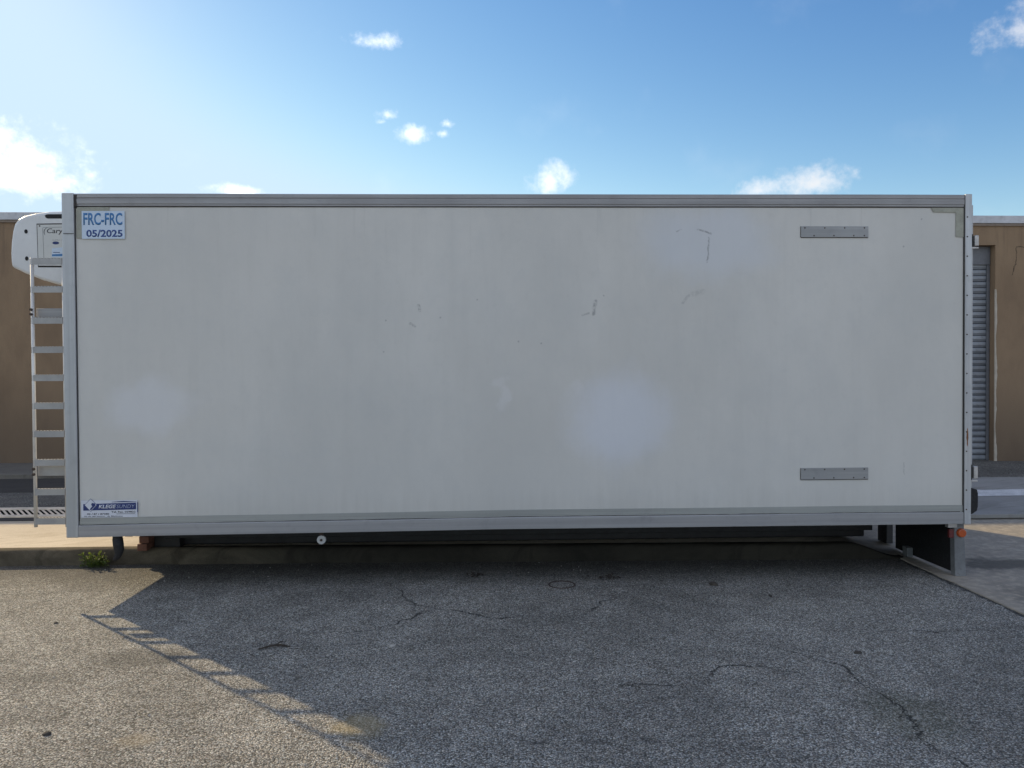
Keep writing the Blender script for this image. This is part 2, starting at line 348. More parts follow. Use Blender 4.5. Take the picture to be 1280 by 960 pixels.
M_STEM = simple('green_stem', (.10,.13,.04), .7)
def lamp_mat(name, col, rough=.25):
    M, t, b = mat(name, rough); n, _ = t.noise(t.obj(), 60, 2)
    t.l.new(t.mix(n, (*col, 1), (*[c*.75 for c in col], 1)), b.inputs['Base Color']); b.inputs['Coat Weight'].default_value = .5
    return M
M_ORANGE = lamp_mat('orange_lens', (.55,.10,.02)); M_RED = lamp_mat('red_lens', (.16,.03,.03))
def leafmat():
    M, t, b = mat('weed_leaf', .55); n, _ = t.noise(t.obj(), 35, 3)
    t.l.new(t.mix(t.ramp(n, .3, .7), (.035,.07,.012,1), (.11,.15,.03,1)), b.inputs['Base Color'])
    b.inputs['Subsurface Weight'].default_value = .0; b.inputs['Transmission Weight'].default_value = .0
    tr = t.node('ShaderNodeBsdfTranslucent'); tr.inputs[0].default_value = (.18,.24,.04,1)
    mx = t.node('ShaderNodeMixShader'); mx.inputs[0].default_value = .35
    t.l.new(b.outputs[0], mx.inputs[1]); t.l.new(tr.outputs[0], mx.inputs[2]); t.l.new(mx.outputs[0], t.n['Material Output'].inputs[0])
    return M
M_LEAF = leafmat()

# ------------------------------------------------------------------ mesh helpers
def link(name, bm, mats, parent=None, smooth=False, bevel=0, seg=2, ang=40):
    me = bpy.data.meshes.new(name); bmesh.ops.recalc_face_normals(bm, faces=bm.faces); bm.to_mesh(me); bm.free()
    for M in (mats if isinstance(mats, (list, tuple)) else [mats]): me.materials.append(M)
    o = bpy.data.objects.new(name, me); COL.objects.link(o)
    if parent: o.parent = parent
    if smooth:
        for p in me.polygons: p.use_smooth = True
    if bevel:
        md = o.modifiers.new('bevel', 'BEVEL'); md.width = bevel; md.segments = seg; md.limit_method = 'ANGLE'; md.angle_limit = R(ang)
    return o
def bx(bm, x0, x1, y0, y1, z0, z1, mi=0):
    vs = [bm.verts.new((x, y, z)) for x in (x0, x1) for y in (y0, y1) for z in (z0, z1)]
    for q in ((0,1,3,2),(4,6,7,5),(0,4,5,1),(2,3,7,6),(0,2,6,4),(1,5,7,3)):
        fc = bm.faces.new([vs[i] for i in q]); fc.material_index = mi
def box(name, b6, M, parent=None, bevel=.002, **k):
    bm = bmesh.new(); bx(bm, *b6); return link(name, bm, M, parent, bevel=bevel, **k)
def cyl(bm, a, b, r1, r2=None, n=16, caps=True):
    a = Vector(a); b = Vector(b); r2 = r1 if r2 is None else r2; d = (b-a).normalized()
    s = d.orthogonal().normalized(); q = d.cross(s); A = []; B = []
    for i in range(n):
        an = 2*math.pi*i/n; v = s*math.cos(an)+q*math.sin(an); A.append(bm.verts.new(a+v*r1)); B.append(bm.verts.new(b+v*r2))
    for i in range(n): bm.faces.new((A[i], A[(i+1)%n], B[(i+1)%n], B[i]))
    if caps: bm.faces.new(A[::-1]); bm.faces.new(B)
def tube(bm, pts, rad, n=12):
    pts = [Vector(p) for p in pts]; rings = []
    ref = Vector((0,1,0))
    for i, p in enumerate(pts):
        d = (pts[min(i+1, len(pts)-1)]-pts[max(i-1, 0)]).normalized(); s = d.cross(ref).normalized() if abs(d.dot(ref)) < .95 else d.orthogonal().normalized(); q = d.cross(s)
        r_ = rad[i] if isinstance(rad, (list, tuple)) else rad
        rings.append([bm.verts.new(p+(s*math.cos(2*math.pi*j/n)+q*math.sin(2*math.pi*j/n))*r_) for j in range(n)])
    for A, B in zip(rings, rings[1:]):
        for j in range(n): bm.faces.new((A[j], A[(j+1)%n], B[(j+1)%n], B[j]))
    bm.faces.new(rings[0][::-1]); bm.faces.new(rings[-1])
def prism_y(bm, poly, y0, y1):                 # polygon in x,z extruded along y
    A = [bm.verts.new((x, y0, z)) for x, z in poly]; B = [bm.verts.new((x, y1, z)) for x, z in poly]; n = len(poly)
    bm.faces.new(A); bm.faces.new(B[::-1])
    for i in range(n): bm.faces.new((A[i], A[(i+1)%n], B[(i+1)%n], B[i]))
def tag(o, label=None, cat=None, group=None, kind=None):
    if label: o['label'] = label
    if cat: o['category'] = cat
    if group: o['group'] = group
    if kind: o['kind'] = kind
    return o
def empty(name, loc=(0,0,0)):
    o = bpy.data.objects.new(name, None); COL.objects.link(o); o.location = loc; o.empty_display_size = .2; return o
def text(name, body, M, parent, x, z, y, w, h, bold=0., shear=0., depth=.0006):
    """lettering facing -y: fitted to a box of width w, height h with lower left corner x,z"""
    cu = bpy.data.curves.new(name, 'FONT'); cu.body = body; cu.size = 1; cu.offset = bold; cu.extrude = 0; cu.shear = shear; cu.resolution_u = 3
    o = bpy.data.objects.new(name, cu); COL.objects.link(o)
    dg = bpy.context.evaluated_depsgraph_get(); me = bpy.data.meshes.new_from_object(o.evaluated_get(dg)); bpy.data.objects.remove(o)
    xs = [v.co.x for v in me.vertices]; ys = [v.co.y for v in me.vertices]
    x0, x1, y0, y1 = min(xs), max(xs), min(ys), max(ys)
    for v in me.vertices:
        v.co = Vector((x+(v.co.x-x0)/(x1-x0)*w, y, z+(v.co.y-y0)/(y1-y0)*h))
    bm = bmesh.new(); bm.from_mesh(me)
    ex = bmesh.ops.extrude_face_region(bm, geom=bm.faces[:]); bmesh.ops.translate(bm, verts=[e for e in ex['geom'] if isinstance(e, bmesh.types.BMVert)], vec=(0, -depth, 0))
    return link(name, bm, M, parent)

# ------------------------------------------------------------------ the ground
bm = bmesh.new(); v = [bm.verts.new(p) for p in ((-400,-400,0),(400,-400,0),(400,400,0),(-400,400,0))]; bm.faces.new(v)
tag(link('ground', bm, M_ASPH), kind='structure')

def sm(x): x = max(0, min(1, x)); return x*x*(3-2*x)
def apz(x, y):
    if x <= 6.15: return .12
    right = .006 + .114*sm((y-.75)/2.2)
    if x >= 6.62: return right
    k = sm((x-6.15)/.47); return .12*(1-k)+right*k
def apron(xs, ys, name):
    bm = bmesh.new(); g = [[bm.verts.new((x, y, apz(x, y))) for x in xs] for y in ys]
    for a in range(len(ys)-1):
        for b_ in range(len(xs)-1): bm.faces.new((g[a][b_], g[a][b_+1], g[a+1][b_+1], g[a+1][b_]))
    bmesh.ops.recalc_face_normals(bm, faces=bm.faces)
    return tag(link(name, bm, M_CONC, smooth=True), kind='structure')
def kerb_y(x): return .80 - .025*max(0, x-.0)/1.0*.9
xs = [-30,-10,-5,0,3,5,6.0]+[6.15+.047*i for i in range(11)]+[6.66,7,8,10,15,45]
ys = [.86+.1*i for i in range(24)]+[3.4,4,5,6,7.5,9]
bm = bmesh.new(); g = []
for y in ys: g.append([bm.verts.new((x, (y if y > .9 else kerb_y(min(x, 6.6))+.09), apz(x, y))) for x in xs])
for a in range(len(ys)-1):
    for b_ in range(len(xs)-1): bm.faces.new((g[a][b_], g[a][b_+1], g[a+1][b_+1], g[a+1][b_]))
tag(link('apron', bm, M_CONC, smooth=True), kind='structure')
# concrete to the right of the seam, in front of the kerb line
bm = bmesh.new(); n = 260; L = []; Rr = []; L2 = []
for i in range(n+1):
    y = kerb_y(6.6)+.09 - (i/n)**1.5*30
    xe = 6.59 + .012*noise.noise(Vector((y*3, 0, 1))) + .010*noise.noise(Vector((y*14, 3, 1)))
    L2.append(bm.verts.new((xe-.004, y, -.01))); L.append(bm.verts.new((xe, y, .008))); Rr.append(bm.verts.new((45, y, .008)))
for i in range(n):
    bm.faces.new((L[i], L[i+1], Rr[i+1], Rr[i])); bm.faces.new((L2[i], L2[i+1], L[i+1], L[i]))
tag(link('pavement', bm, M_CONC), kind='structure')

# worn kerb
bm = bmesh.new(); prev = None; x = -30.0
prof = [(0,-.02),(0.0,.2),(.0,.45),(.003,.65),(.008,.82),(.018,.93),(.035,.985),(.06,1.0),(.11,1.0),(.16,1.0)]
while x < 6.66:
    k = 1-sm((x-6.15)/.47); ring = []
    for j, (dy, hz) in enumerate(prof):
        y = kerb_y(x)+dy + .010*noise.noise(Vector((x*2.3, j*.5, 0)))*(j < 7) + .006*noise.noise(Vector((x*11, j*.8, 4)))*(j < 7)
        z = hz*(.123*k+.008) + (.008*noise.noise(Vector((x*4, j*.4, 7))) if 3 < j < 8 else 0)*k
        if j == len(prof)-1: z = .10*k-.01
        ring.append(bm.verts.new((x, y, z)))
    if prev:
        for j in range(len(prof)-1): bm.faces.new((prev[j], ring[j], ring[j+1], prev[j+1]))
    prev = ring; x += .04 if -2.5 < x else .5
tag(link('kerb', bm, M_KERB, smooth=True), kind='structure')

# bands of paving in front of the shed, each a sheet or a slab above the one below
def slab(name, x0, x1, y0, y1, z0, z1, M): 
    o = box(name, (x0,x1,y0,y1,z0,z1), M, bevel=.008); return tag(o, kind='structure')
slab('walkway', -30, 2.5, 5.42, 9, .05, .185, concrete('grimy_concrete', (.19,.175,.15), (.10,.09,.075)))
slab('gutter', -30, 2.5, 4.05, 5.40, .10, .124, M_DARKSTRIP)
slab('road', -30, 2.5, 2.96, 4.05, .10, .128, M_ASPH2)
slab('path', 4.0, 45, 4.62, 9, .08, .128, M_ASPH2)
slab('pavement', 4.0, 45, 1.95, 4.62, .08, .124, M_CONC_D)
slab('dark_strip', -30, 2.0, 2.17, 2.36, .10, .124, M_DARKSTRIP)  # plain dark strip in front of the drain
def ragged(name, x0, x1, y0, y1, z, M):
    bm = bmesh.new(); A = []; B = []; n = 90
    for i in range(n+1):
        x = x0+(x1-x0)*i/n
        A.append(bm.verts.new((x, y0+.05*noise.noise(Vector((x*1.5, 0, 0))), z))); B.append(bm.verts.new((x, y1+.12*noise.noise(Vector((x*1.1, 5, 0)))+.03*noise.noise(Vector((x*8,2,0))), z)))
    for i in range(n): bm.faces.new((A[i], A[i+1], B[i+1], B[i]))
    return tag(link(name, bm, M), kind='structure')
ragged('painted_line', 5.0, 30, 3.05, 3.50, .1285, M_WHITEP)

# slotted drain with its bars
dr = empty('drain_channel', (0, 2.6, .12)); tag(dr, 'long slotted drain channel with pale bars in the yard behind the ladder', 'drain')
inv = Matrix.Translation((0,-2.6,-.12))
def par_box(name, b6, M, parent, bevel=.002):
    o = box(name, b6, M, parent, bevel); o.matrix_parent_inverse = Matrix.Translation(-parent.location); return o
par_box('rim', (-12,1.5,2.37,2.47,.10,.134), M_GRATE, dr); par_box('rim', (-12,1.5,2.80,2.92,.10,.134), M_GRATE, dr)
par_box('channel_bed', (-12,1.5,2.47,2.80,.10,.124), M_PIT, dr, 0)
bm = bmesh.new(); x = -5.7
while x < 1.4:
    q = [bm.verts.new((x+dx, y, z)) for z in (.1285, .1245) for dx, y in ((0,2.475),(.028,2.475),(-.217,2.795),(-.245,2.795))]
    for a in ((0,1,2,3),(4,7,6,5),(0,4,5,1),(1,5,6,2),(2,6,7,3),(3,7,4,0)): bm.faces.new([q[k] for k in a])
    x += .060
o = link('grate', bm, M_GRATE, dr); o.matrix_parent_inverse = Matrix.Translation(-dr.location)

# ------------------------------------------------------------------ the shed behind
A = Vector((-4.5, 6.83, 0)); ang = math.atan2(-.45, 16)
sh = empty('warehouse', A); sh.rotation_euler = (0, 0, ang)
tag(sh, 'low brown rendered warehouse with grey metal coping behind the truck body', 'building')
DR = 15.74; TOP = 4.075
def taper(bm):
    for v in bm.verts:
        if v.co.z > TOP-.3: v.co.z -= .00875*v.co.x
bm = bmesh.new()
for b6 in ((-25,-4.4,0,.3,0,TOP), (-.27,11.6,0,.3,0,TOP), (DR,42,0,.3,0,TOP), (-4.4,-.27,0,.3,3.62,TOP), (11.6,DR,0,.3,3.60,TOP), (-25,42,12,12.3,0,TOP), (-25,-24.7,.3,12,0,TOP), (41.7,42,.3,12,0,TOP)): bx(bm, *b6)
taper(bm)
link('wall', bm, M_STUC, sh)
bm = bmesh.new(); bx(bm, -24.7, 41.7, .3, 12, TOP-.2, TOP-.02); taper(bm); link('roof', bm, M_ROOF, sh)
bm = bmesh.new(); bx(bm, -25.1, 42.1, -.04, .36, TOP+.003, TOP+.125); taper(bm); cp_ = link('coping', bm, M_COPING, sh, bevel=.006)
bm = bmesh.new(); bx(bm, -25.05, 42.05, -.025, .0-.003, TOP-.035, TOP+.0); taper(bm); link('coping_lip', bm, simple('lip_brown', (.25,.2,.16), .8), cp_)
def shutter(x0, x1, ztop):
    s = empty('roller_door'); s.parent = sh
    bm = bmesh.new(); z = .12; ys_ = .175; per = .0975; top = ztop-.30
    while z < top-.01:
        zz = [(z, ys_), (z+.012, ys_-.004), (z+.03, ys_-.016), (z+.065, ys_-.016), (z+per-.016, ys_-.004), (z+per-.012, ys_), (z+per-.012, ys_+.02), (z+per, ys_+.02)]
        zz.append((z+per, ys_))
        a = [bm.verts.new((x0, y, q)) for q, y in zz]; b_ = [bm.verts.new((x1, y, q)) for q, y in zz]
        for i in range(len(zz)-1):
            fc = bm.faces.new((a[i], b_[i], b_[i+1], a[i+1]))
            if i in (5, 6, 7): fc.material_index = 1
        z += per
    link('slat_curtain', bm, [M_SHUT, M_SHUTGAP], s)
    bm = bmesh.new(); bx(bm, x0, x1, .12, .29, top, ztop-.003); link('shutter_box', bm, M_SHUTBOX, s, bevel=.008)
    for xx in (x0+.0, x1-.05):
        bm = bmesh.new(); bx(bm, xx+.002, xx+.048, .13, .155, .12, top-.003); link('guide_rail', bm, M_SHUTBOX, s, bevel=.004)
    return s
s1 = shutter(11.603, DR-.003, 3.60); s1['label'] = 'grey corrugated roller door seen right of the truck body'
s2 = shutter(-4.397, -.273, 3.62)
# chipped pale edge of the reveal
bm = bmesh.new(); z = .13; pv = None
while z < 2.9:
    wdt = max(.006, .022+.03*noise.noise(Vector((z*2.2, 0, 0)))+.012*noise.noise(Vector((z*13, 2, 0))))
    r_ = [bm.verts.new((DR+.002+.0, -.004, z)), bm.verts.new((DR+.002+wdt, -.004, z)), bm.verts.new((DR-.004, .012, z))]
    if pv: bm.faces.new((pv[0], pv[1], r_[1], r_[0])); bm.faces.new((pv[2], pv[0], r_[0], r_[2]))
    pv = r_; z += .06
link('chipped_edge', bm, simple('bare_plaster', (.50,.44,.36), .9), sh)

# ------------------------------------------------------------------ the refrigerated body
BX, BZ0, BZ1, BD = 6.765, .43, 2.928, 2.55
tb = empty('truck_body', (0, 0, 0)); tag(tb, 'large white refrigerated truck body with aluminium edges parked off its lorry on the kerb', 'truck body')
bm = bmesh.new(); bx(bm, .02, BX-.02, .012, BD, .425, BZ1-.012)
link('shell', bm, simple('shell_white', (.55,.55,.55), .5), tb)
bm = bmesh.new()
gx = [.083+(6.712-.083)*i/60 for i in range(61)]; gz = [.48+(2.845-.48)*i/24 for i in range(25)]
g = [[bm.verts.new((x, .004+.0022*noise.noise(Vector((x*.9, 0, z*1.1))), z)) for x in gx] for z in gz]
for a in range(24):
    for b_ in range(60): bm.faces.new((g[a][b_], g[a][b_+1], g[a+1][b_+1], g[a+1][b_]))
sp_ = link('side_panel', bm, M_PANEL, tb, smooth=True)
# top rail: stepped extrusion
bm = bmesh.new()
pr = [(.01,2.840),(-.004,2.840),(-.004,2.852),(-.009,2.856),(-.009,2.893),(-.006,2.897),(-.010,2.901),(-.010,2.924),(-.004,2.930),(.12,2.930),(.12,2.918),(.01,2.918)]
def sag(x): return -.028*max(0, 1-x/3.3)
def ext_x(bm, pr, x0, x1, n=1, wob=0, low=False):
    rows = []
    for i in range(n+1):
        x = x0+(x1-x0)*i/n
        rows.append([bm.verts.new((x, y, z+wob*noise.noise(Vector((x*.6,0,3)))+(sag(x) if low else 0))) for y, z in pr])
    k = len(pr)
    for a, b_ in zip(rows, rows[1:]):
        for j in range(k): bm.faces.new((a[j], b_[j], b_[(j+1)%k], a[(j+1)%k]))
    bm.faces.new(rows[0]); bm.faces.new(rows[-1][::-1])
ext_x(bm, pr, .076, 6.713, 40, .004); link('top_rail', bm, M_ALU, tb)
bm = bmesh.new(); ext_x(bm, [(.006,2.833),(.0005,2.833),(.0005,2.839),(.006,2.839)], .083, 6.712); link('seal_line', bm, M_SEAL, tb)
# bottom: olive strip, broken gap, aluminium sill
bm = bmesh.new(); ext_x(bm, [(.003,.524),(-.002,.524),(-.002,.572),(.003,.572)], .083, 6.712, 50, .004, True); link('rub_strip', bm, M_STRIP, tb)
bm = bmesh.new(); ext_x(bm, [(.04,.432),(-.012,.432),(-.012,.512),(-.009,.519),(.001,.520),(.04,.520)], .076, 6.713, 50, .005, True); link('bottom_rail', bm, M_ALU, tb)
bm = bmesh.new(); pv = None; x = .09
while x < 6.70:
    h_ = max(.0006, .0022+.006*noise.noise(Vector((x*1.9, 3, 0)))+.003*noise.noise(Vector((x*9, 1, 0)))); z = .5195+.005*noise.noise(Vector((x*.6,0,3)))+sag(x)
    r_ = [bm.verts.new((x,-.0036,z)), bm.verts.new((x,-.0036,z+h_)), bm.verts.new((x,.0,z+h_)), bm.verts.new((x,.0,z))]
    if pv:
        for k in range(4): bm.faces.new((pv[k], pv[(k+1)%4], r_[(k+1)%4], r_[k]))
    pv = r_; x += .04
link('open_seam', bm, M_SEAL, tb)
# corner posts
lp = box('corner_post', (-.012,.075,-.014,.12,.402,2.934), M_ALUV, tb, .006)
bm = bmesh.new(); bx(bm, .0,.0745,-.0165,-.0135,2.633,2.638); link('joint', bm, M_SEAL, lp)
bm = bmesh.new(); pv = None; z = .52
while z < 2.93:                                        # dark ragged sealant beside the left post
    wd = .0045+.004*abs(noise.noise(Vector((z*3,0,0))))+(.016*sm((z-2.72)/.15) if z > 2.7 else 0)*(1+.5*noise.noise(Vector((z*30,1,0))))
    r_ = [bm.verts.new((.0755,-.0105 if z > 2.835 else -.001,z)), bm.verts.new((.0755+wd,-.0105 if z > 2.835 else -.001,z))]
    if pv: bm.faces.new((pv[0], pv[1], r_[1], r_[0]))
    pv = r_; z += .02
link('sealant', bm, M_SEAL, lp)
box('end_rail', (-.010,.06,.1205,2.55,.403,.50), M_ALUV, tb, .004)
rp = box('corner_post', (6.719,6.770,-.014,.12,.425,2.934), M_ALUV, tb, .004)
bm = bmesh.new(); bx(bm, 6.7115,6.7185,-.004,.01,.432,2.93); link('sealant', bm, M_SEAL, rp)
z = 2.76; 
while z > .45:
    bm = bmesh.new(); cyl(bm, (6.733,-.0135,z), (6.733,-.0175,z), .0062, .0045, 12); link('rivet', bm, M_IRON, rp); z -= .148
bm = bmesh.new(); pv = None; z = 1.02
while z < 1.17:
    wd = .006*math.sin((z-1.02)/.15*math.pi)+.003*noise.noise(Vector((z*40,0,0)))
    r_ = [bm.verts.new((6.738-wd,-.0146,z)), bm.verts.new((6.740+wd,-.0146,z))]
    if pv: bm.faces.new((pv[0], pv[1], r_[1], r_[0]))
    pv = r_; z += .01
link('rust_stain', bm, M_RUST, rp)
# riveted patch plates
def plate(x0, x1, z0, z1):
    p = box('patch_plate', (x0,x1,-.003,.002,z0,z1), M_PLATE, tb, .0012)
    for i in range(4):
        for zz in (z0+.012, z1-.012):
            bm = bmesh.new(); xx = x0+.03+(x1-x0-.06)*i/3+(.07 if zz < (z0+z1)/2 else 0)*(i < 3); cyl(bm, (xx,-.003,zz), (xx,-.006,zz), .0055, .004, 10); link('rivet', bm, M_IRON, p)
    bm = bmesh.new(); bx(bm, x0,x1,-.0005,.001,z0-.004,z0-.0005); bx(bm, x0-.003,x0-.0005,-.0005,.001,z0,z1); link('shadow_gap', bm, M_SEAL, p)
plate(5.463, 5.978, 2.610, 2.692); plate(5.463, 5.980, .778, .866)
# old tape corners
def ell(pts):
    bm = bmesh.new(); a = [bm.verts.new((x,-.0022,z)) for x, z in pts]; b_ = [bm.verts.new((x,.002,z)) for x, z in pts]
    bm.faces.new(a); k = len(pts)
    for i in range(k): bm.faces.new((a[i], b_[i], b_[(i+1)%k], a[(i+1)%k]))
    o = link('tape_patch', bm, M_TAPE, tb)
ell([(.087,2.832),(.325,2.832),(.323,2.785),(.135,2.782),(.133,2.603),(.087,2.605)])
ell([(6.462,2.832),(6.711,2.832),(6.711,2.610),(6.652,2.613),(6.653,2.796),(6.478,2.800)])

# inspection sticker
st = box('inspection_sticker', (.128,.438,-.0042,-.0026,2.600,2.803), M_STICK, tb, 0)
text('lettering', 'FRC-FRC', M_BLUET, st, .140, 2.700, -.0043, .282, .090, .022)
text('lettering', '05/2025', M_NAVYT, st, .160, 2.613, -.0043, .262, .053, .028)
# maker's sticker
mk = box('maker_sticker', (.094,.503,-.0040,-.0024,.549,.676), M_STICKW, tb, 0)
def flat(name, pts, M, y, parent, d=.0005):
    bm = bmesh.new(); a = [bm.verts.new((x,y,z)) for x, z in pts]; b_ = [bm.verts.new((x,y+d,z)) for x, z in pts]; bm.faces.new(a); bm.faces.new(b_[::-1]); k = len(pts)
    for i in range(k): bm.faces.new((a[i], b_[i], b_[(i+1)%k], a[(i+1)%k]))
    return link(name, bm, M, parent)
def mp(px_, py_):  # sticker coordinates from its zoomed picture (90..180 x 615..660 at 14.22 times)
    X = 90+px_/14.22; Y_ = 615+py_/14.22
    return (.0335+(X-89.85)*.00583-.0, .6835-(Y_-625)*.00588)
flat('blue_bar', [mp(185,225),mp(1120,208),mp(1120,328),mp(185,342)], M_NAVY, -.0047, mk)
flat('shadow_bar', [mp(1140,200),mp(1153,200),mp(1153,378),mp(1140,378)], M_NAVY, -.0047, mk)
flat('top_swoosh', [mp(690,190),mp(900,176),mp(1130,190),mp(1130,196),mp(690,196)], M_NAVY, -.0047, mk)
flat('diamond_outline', [mp(318,128),mp(430,242),mp(315,362),mp(205,242)], M_NAVY, -.0052, mk)
flat('diamond', [mp(318,136),mp(422,242),mp(315,354),mp(212,242)], M_STICKW, -.0057, mk)
flat('diamond_core', [mp(340,205),mp(395,215),mp(405,250),mp(320,338),mp(300,318),mp(345,262),mp(325,240)], M_NAVY, -.0062, mk)
text('lettering', 'KLEGE', M_STICKW, mk, mp(455,0)[0], mp(0,305)[1], -.0048, mp(770,0)[0]-mp(455,0)[0], .0275, .03, .25)
text('lettering', 'SUNDY', M_FADE, mk, mp(775,0)[0], mp(0,303)[1], -.0048, mp(1100,0)[0]-mp(775,0)[0], .026, -.005, .2)
text('small_print', '02 / 87 / 87380', M_BLKT, mk, mp(250,0)[0], mp(0,420)[1], -.0042, mp(640,0)[0]-mp(250,0)[0], .0125, .02)
text('small_print', 'Tel. Fax. 029822', M_BLKT, mk, mp(680,0)[0], mp(0,385)[1], -.0042, mp(1110,0)[0]-mp(680,0)[0], .0125, .02)
text('small_print', '10 via del lavoro . da Madonna', M_BLKT, mk, mp(200,0)[0], mp(0,455)[1], -.0042, mp(880,0)[0]-mp(200,0)[0], .0085, .01)
flat('underline', [mp(770,402),mp(1100,402),mp(1100,409),mp(770,409)], M_BLKT, -.0045, mk)

# rear end hardware
def hinge(z0, z1):
    h = box('hinge', (6.800,6.832,.0,.035,z0,z1), M_ZINC, tb, .004)
    o = box('hinge_leaf', (6.771,6.799,.02,.05,z0-.012,z1+.012), M_BLACKM, h, .003)
    bm = bmesh.new(); bx(bm, 6.771,6.826,-.006,.004,z0-.022,z0-.010); link('hinge_tab', bm, M_ZINC, h, bevel=.002)
hinge(2.545, 2.625); hinge(.772, .866)
bm = bmesh.new(); bx(bm, 6.771, 6.806, .03, 2.5, .52, 2.86); link('rear_door', bm, simple('door_white', (.5,.5,.5), .5), tb, bevel=.004)
bm = bmesh.new(); prism_y(bm, [(6.771,.50),(6.790,.505),(6.822,.528),(6.830,.56),(6.830,.66),(6.822,.69),(6.771,.705)], -.005, .10); link('rubber_bumper', bm, M_BLACK, tb, bevel=.004)
bm = bmesh.new(); prism_y(bm, [(6.700,.0065),(6.786,.0065),(6.768,.42),(6.690,.42)], .07, .13); rl = link('rear_leg', bm, M_GREYPOST, tb, bevel=.004)
bm = bmesh.new(); cyl(bm, (6.742,.07,.345), (6.742,.045,.345), .037, .031, 20); link('marker_lamp', bm, M_ORANGE, rl, smooth=False, bevel=.004)
bm = bmesh.new(); bx(bm, 6.655,6.695,.075,.10,.305,.372); link('tail_lamp', bm, M_RED, rl, bevel=.004)
bm = bmesh.new(); bx(bm, 6.62,6.69,.03,.075,.392,.425); link('bracket', bm, M_ZINC, rl, bevel=.003)
# black rubber mud guard running back from the leg
def guard(y0, y1, zb0, zb1):
    bm = bmesh.new(); P_ = [(y0,zb0),(y1,zb1),(y1,.40),(y0,.425)]
    a = [bm.verts.new((6.712,y,z)) for y, z in P_]; b_ = [bm.verts.new((6.722,y,z)) for y, z in P_]; bm.faces.new(a); bm.faces.new(b_[::-1])
    for i in range(4): bm.faces.new((a[i], b_[i], b_[(i+1)%4], a[(i+1)%4]))
    return link('mud_flap', bm, M_BLACK, tb, bevel=.003)
guard(.131, .97, .028, .02)
box('foot_block', (6.66,6.71,.68,.76,.01,.09), M_GREYPOST, tb, .004)
box('support_leg', (6.70,6.76,1.10,1.26,.03,.428), M_BLACKM, tb, .004)
# chassis below the floor
bm = bmesh.new()
for x0, x1, y0, y1 in ((.33,6.45,.86,.93),(.33,6.45,1.70,1.77)):
    bx(bm, x0, x1, y0, y1, .205, .425)
xx = .6
while xx < 6.3: bx(bm, xx, xx+.06, .935, 1.695, .30, .42); xx += .7
link('chassis_rail', bm, M_BLACKM, tb, bevel=.004)
bm = bmesh.new(); bx(bm, .30, 6.43, .965, 1.62, .128, .298); link('underrun_box', bm, M_BLACKM, tb, bevel=.01)
# white roller under the sill
bm = bmesh.new(); cyl(bm, (1.842,.03,.355), (1.842,.055,.355), .033, .033, 26); ro = link('guide_roller', bm, simple('roller_white', (.50,.50,.48), .5), tb, bevel=.004)
bm = bmesh.new(); bx(bm, 1.828,1.856,.034,.050,.37,.43); link('roller_stem', bm, M_IRON, ro, bevel=.002)
bm = bmesh.new(); cyl(bm, (1.842,.03,.355), (1.842,.022,.355), .010, .008, 12); link('axle', bm, M_IRON, ro)
# black hose near the front corner
bm = bmesh.new(); cyl(bm, (.340,.03,.43), (.340,.03,.375), .034, .034, 18); hs = link('drain_socket', bm, M_BLACK, tb, bevel=.003)
bm = bmesh.new(); tube(bm, [(.340,.03,.385),(.345,.03,.34),(.350,.03,.30),(.345,.03,.265),(.330,.03,.24),(.312,.03,.222)], [.036,.037,.034,.026,.020,.012], 14); link('drain_hose', bm, M_BLACK, hs, smooth=True)
bm = bmesh.new(); bx(bm, .19,.235,.02,.06,.400,.425); link('clip', bm, M_BLACKM, tb)
bm = bmesh.new(); bx(bm, .40,.452,.02,.06,.400,.425); link('clip', bm, M_BLACKM, tb)

# ladder on the front end
ld = empty('ladder'); ld.parent = tb
for x0, rad in ((-.2515, .0125), (-.028, .008)):
    bm = bmesh.new(); cyl(bm, (x0,.024,.478), (x0,.024,2.465), rad, n=14); o = link('rail', bm, M_LRAIL, ld, smooth=True)
zt = [.527,.747,.967,1.182,1.392,1.602,1.812,2.030,2.262,2.470]
def czs(z): return 1.606+(z-1.606)*.986
for z in zt:
    z = czs(z)
    bm = bmesh.new(); h_ = .046
    h_ = .044; bx(bm, -.258,-.030,.012,.016,z-h_,z); bx(bm, -.262,-.030,.0162,.030,z-.004,z)
    xx = -.232
    while xx < -.04:                                   # raised grip teeth of the tread
        bx(bm, xx, xx+.012, .012, .030, z+.0003, z+.005); xx += .024
    link('rung', bm, M_LADDER, ld, bevel=0)
bm = bmesh.new(); bx(bm, -.245,-.013,.056,.062,czs(2.038),czs(2.103)); bp1 = link('mounting_bracket', bm, M_ALU, ld, bevel=.002)
bm = bmesh.new(); bx(bm, -.250,-.013,.056,.062,czs(.842),czs(.918)); bp2 = link('mounting_bracket', bm, M_LADDER, ld, bevel=.002)
for zz, pp in ((2.09,bp1),(2.055,bp1),(.90,bp2),(.86,bp2)):
    bm = bmesh.new(); cyl(bm, (-.250,.008,czs(zz)), (-.250,-.006,czs(zz)), .011, .011, 6); link('bolt', bm, M_IRON, pp)

